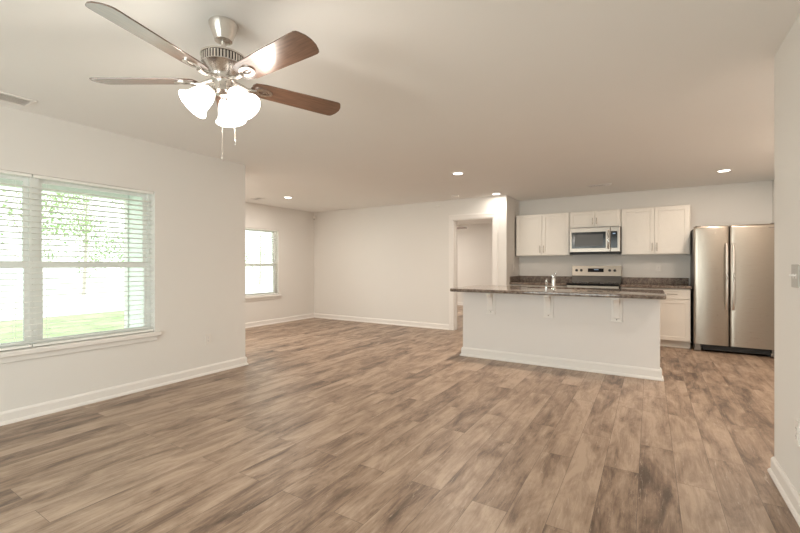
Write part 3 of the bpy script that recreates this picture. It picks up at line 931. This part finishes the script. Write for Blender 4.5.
# ---------------------------------------------------------------- recessed lights, vents, detectors
def recessed(x, y, label, power=None, col=None):
    t = thing('recessed_light', label, 'ceiling light', (x, y, CEIL), group='recessed lights in the ceiling')
    b = B(); lathe(b, [(.062, -.010), (.066, -.012), (.090, -.004), (.092, -.0005), (.062, -.0005)], 36, None, False, False); obj('trim_ring', b, M['trim'], t, True)
    b = B(); lathe(b, [(.062, -.0095), (.035, -.0115), (.008, -.012)], 36, None, False, True); obj('lens', b, M['lens'], t, True)
    l = bpy.data.lights.new('recessed_lamp', 'AREA'); l.shape = 'DISK'; l.size = .12; l.energy = power or CAN_W; l.color = col or CAN_COL
    lo = bpy.data.objects.new('recessed_lamp', l); COL.objects.link(lo); lo.parent = t; lo.location = (0, 0, -.016)
    return t
recessed(-5.53, 5.13, 'lit round recessed light in the ceiling outside the small far window', 15)
recessed(-2.165, 4.97, 'lit round recessed light above the left end of the island', 30, KITCHEN_COL)
recessed(.81, 6.62, 'lit round recessed light above the refrigerator', 10, KITCHEN_COL)
recessed(-2.23, 6.74, 'lit recessed light close to the wall beside the doorway', 4.5)
recessed(-5.53, 3.75, 'added recessed light over the part of the far room hidden behind the window wall', 28)  # unseen lamp added to light the far room
recessed(1.12, 5.25, 'added recessed light in front of the refrigerator, hidden behind the right wall', 21, KITCHEN_COL)  # added out of view to even the kitchen light
recessed(1.15, 3.9, 'added recessed light just behind the end of the right wall', 11)  # another unseen lamp, added as fill on the kitchen side
recessed(-5.4, 9.6, 'added recessed light in the next room, out of sight beyond the doorway', 50)  # unseen, added to brighten the next room

def vent(x0, x1, y0, y1, label, slat_axis, duct='duct'):
    t = thing('ceiling_vent', label, 'vent', ((x0 + x1) / 2, (y0 + y1) / 2, CEIL), group='air vents in the ceiling')
    a, c = (x1 - x0) / 2, (y1 - y0) / 2
    b = B()
    f = .024
    for lo, hi in (((-a, -c), (a, -c + f)), ((-a, c - f), (a, c)), ((-a, -c + f), (-a + f, c - f)), ((a - f, -c + f), (a, c - f))):
        box(b, (*lo, -.010), (*hi, -.0005), .003)
    obj('frame', b, M['trim'], t)
    b = B(); box(b, (-a + f, -c + f, -.0022), (a - f, c - f, -.0006)); obj('duct', b, M[duct], t)
    b = B()
    if slat_axis == 'x':
        n = int((2 * c - 2 * f) / .016)
        for k in range(n):
            y = -c + f + (k + .5) * (2 * c - 2 * f) / n
            lw = .002 if duct == 'dark_slot' else .0065
            box(b, (-a + f, -lw, -.0008), (a - f, lw, .0008), mat=Matrix.Translation((0, y, -.0065)) @ Matrix.Rotation(.5, 4, 'X'))
    else:
        n = int((2 * a - 2 * f) / .016)
        for k in range(n):
            x = -a + f + (k + .5) * (2 * a - 2 * f) / n
            box(b, (-.0065, -c + f, -.0008), (.0065, c - f, .0008), mat=Matrix.Translation((x, 0, -.0065)) @ Matrix.Rotation(.5, 4, 'Y'))
    obj('louvres', b, M['trim'], t)
    return t
vent(-4.075, -3.875, .56, 1.145, 'long white ceiling vent along the window wall', 'y')
vent(-.82, -.48, 6.79, 6.93, 'small white ceiling vent in front of the kitchen cabinets', 'x', 'dark_slot')
vent(-6.24, -6.00, 4.88, 5.02, 'small ceiling vent close to the small far window', 'x', 'dark_slot')

t = thing('smoke_detector', 'small white round smoke detector on the ceiling near the doorway', 'smoke detector', (-2.93, 6.60, CEIL - .0005))
b = B(); lathe(b, [(.068, 0), (.068, -.012), (.060, -.026), (.045, -.034), (.02, -.036)], 32); obj('housing', b, M['trim'], t, True)
b = B(); lathe(b, [(.014, -.0345), (.014, -.0375), (.008, -.038)], 16); obj('test_button', b, M['plate'], t)
t = thing('door_chime', 'tiny white oval sensor on the back wall left of the doorway', 'sensor', (-3.45, YB - .0005, 2.345))
b = B(); box(b, (-.045, -.022, -.02), (.045, 0, .02), .01, 3); obj('housing', b, M['plate'], t, True)
b = B(); box(b, (-.02, -.0235, -.004), (.02, -.0215, .004), .001); obj('lens', b, M['trim'], t)
t = thing('motion_sensor', 'small motion sensor high in the far left corner', 'sensor', (XF + .012, YB - .012, 2.295), math.radians(-45))
b = B(); prism(b, [(-.012, -.004), (.012, -.004), (.028, -.020), (.028, -.040), (-.028, -.040), (-.028, -.020)], -.055, .055, 2, .003); obj('housing', b, M['plate'], t)
b = B(); box(b, (-.018, -.043, -.04), (.018, -.039, .0), .0015); obj('lens', b, M['plate_grey'], t)
t.rotation_euler = (0, 0, math.radians(45))

# ---------------------------------------------------------------- outlets and switches
def plate(kind, loc, rz, label, gangs=1, duplex=True, face='plate'):
    """wall plate, its face looking along local -y"""
    t = thing(kind, label, 'outlet' if duplex else 'light switch', loc, rz)
    w_ = .035 + .023 * (gangs - 1)
    b = B(); box(b, (-w_, -.006, -.0575), (w_, -.0003, .0575), .003); obj('cover_plate', b, M[face], t)
    if duplex:
        for s in (-1, 1):
            b = B(); prism(b, rounded(-.0165, .0165, s * .0195 - .0145, s * .0195 + .0145, .008, 5), -.0078, -.0058, 1); r = obj('receptacle', b, M['trim'], t)
            b = B()
            for q in (-.0065, .0065): box(b, (q - .001, -.0082, s * .0195 - .001), (q + .001, -.0077, s * .0195 + .008))
            lathe(b, [(.0024, 0), (.0024, .0004)], 10, Matrix.Translation((0, -.0078, s * .0195 - .007)) @ Matrix.Rotation(PI / 2, 4, 'X')); obj('slots', b, M['dark_slot'], r)
    else:
        for g in range(gangs):
            x = (g - (gangs - 1) / 2) * .046
            b = B(); box(b, (x - .0055, -.0068, -.012), (x + .0055, -.0058, .012)); box(b, (x - .004, -.022, -.002), (x + .004, -.006, .008), .0015, mat=None); obj('toggle', b, M['trim'], t)
    b = B(); lathe(b, [(.003, 0), (.003, .0008)], 10, Matrix.Translation((0, -.006, 0 if duplex else .030)) @ Matrix.Rotation(PI / 2, 4, 'X')); obj('screw', b, M['plate_grey'], t)
    return t
plate('wall_outlet', (XL, 2.729, .392), PI / 2, 'white wall outlet low on the window wall near its end')
plate('wall_outlet', (XR, 2.715, .395), -PI / 2, 'white wall outlet low on the right wall near the camera')
plate('light_switch', (XR, 2.745, 1.165), -PI / 2, 'double light switch with white toggles on the right wall near the camera', 2, False, 'plate_grey')  # cover plate greyed to hold its shading in the colour
plate('wall_outlet', (.117, YK, 1.165), 0, 'white outlet above the granite backsplash right of the range')
plate('light_switch', (XK, 7.42, 1.165), PI / 2, 'white light switch on the narrow wall beside the kitchen counter', 1, False)

# ---------------------------------------------------------------- outside
GZ = -.15
struct(one('lawn', M['grass'], (-13.5, -25, GZ - .1), (-7.0, 40, GZ)))
struct(one('porch_slab', M['concrete'], (-7.0, -3, GZ - .1), (XL - T - .03, YL - T - .03, GZ + .05)))
struct(one('road', M['road'], (-70, -60, GZ - .12), (-13.5, 80, GZ - .02)))
struct(one('side_ground', M['grass'], (-7.0, YL - .1, GZ - .1), (XF - T - .03, 40, GZ)))
struct(one('rear_ground', M['concrete'], (-7.0, -25, GZ - .1), (30, -3, GZ)))
# lap siding of the wing that juts out past the near window
b = B()
for k in range(18):
    z = GZ + .05 + k * .145
    prism(b, [(YL - T - .0005, z), (YL - T - .022, z), (YL - T - .010, z + .15), (YL - T - .0005, z + .15)], XF - T, XL - T, 0)
struct(obj('trim_4', b, M['siding']))
struct(one('trim_5', M['siding_trim'], (XF - T - .03, YL - T - .035, GZ), (XF - T + .075, YL - T - .0225, 2.50)))
# porch roof and its front beam
b = B(); box(b, (-7.2, -3, 2.44), (XL - T, YL - T - .03, 2.55)); struct(obj('ceiling_porch', b, M['siding_trim']))
b = B(); box(b, (-6.85, -3, 2.20), (-6.70, YL - T - .04, 2.44)); struct(obj('trim_6', b, M['siding_trim']))

def tree(x, y, h, crown_z, blobs, leaves, label, seed):
    R = random.Random(seed)
    t = thing('tree', label, 'tree', (x, y, GZ - .02), group='trees beyond the lawn')
    b = B()
    top = (R.uniform(-.2, .2), R.uniform(-.2, .2), h * .8)
    tube(b, [(0, 0, 0), (R.uniform(-.08, .08), R.uniform(-.08, .08), h * .35), top], .1, 8, [.075, .055, .02])
    cs = []
    for k in range(blobs):
        c = Vector((R.uniform(-1.5, 1.5), R.uniform(-1.6, 1.6), R.uniform(crown_z, h)))
        cs.append(c)
        tube(b, [(top[0] * .5, top[1] * .5, max(.5, c.z * .6)), c], .03, 5, [.02, .008])
    obj('trunk', b, M['bark'], t)
    lf = bmesh.new()
    for k in range(leaves):
        c = R.choice(cs)
        p = c + Vector((R.gauss(0, .34), R.gauss(0, .34), R.gauss(0, .26)))
        d = Vector((R.uniform(-1, 1), R.uniform(-1, 1), R.uniform(-.8, .4))).normalized()
        s = d.cross(Vector((R.uniform(-1, 1), R.uniform(-1, 1), R.uniform(-1, 1)))).normalized()
        L_, W_ = R.uniform(.08, .13), R.uniform(.03, .05)
        v = [lf.verts.new(q) for q in (p, p + d * L_ * .5 + s * W_, p + d * L_, p + d * L_ * .5 - s * W_)]
        lf.faces.new(v)
    obj('foliage', lf, M['leaf'], t)
tree(-17.0, 4.8, 5.6, 2.4, 9, 1100, 'thin green tree seen through the left half of the near window', 3)
tree(-22.0, 8.15, 6.6, 1.5, 18, 3000, 'fullest green tree seen through the middle of the near window', 5)
tree(-27.0, 12.2, 7.6, 1.8, 12, 1300, 'sparse tree seen near the right edge of the near window', 8)
tree(-24.0, 19.6, 6.0, 1.2, 9, 1000, 'pale leafy tree seen through the small far window', 11)
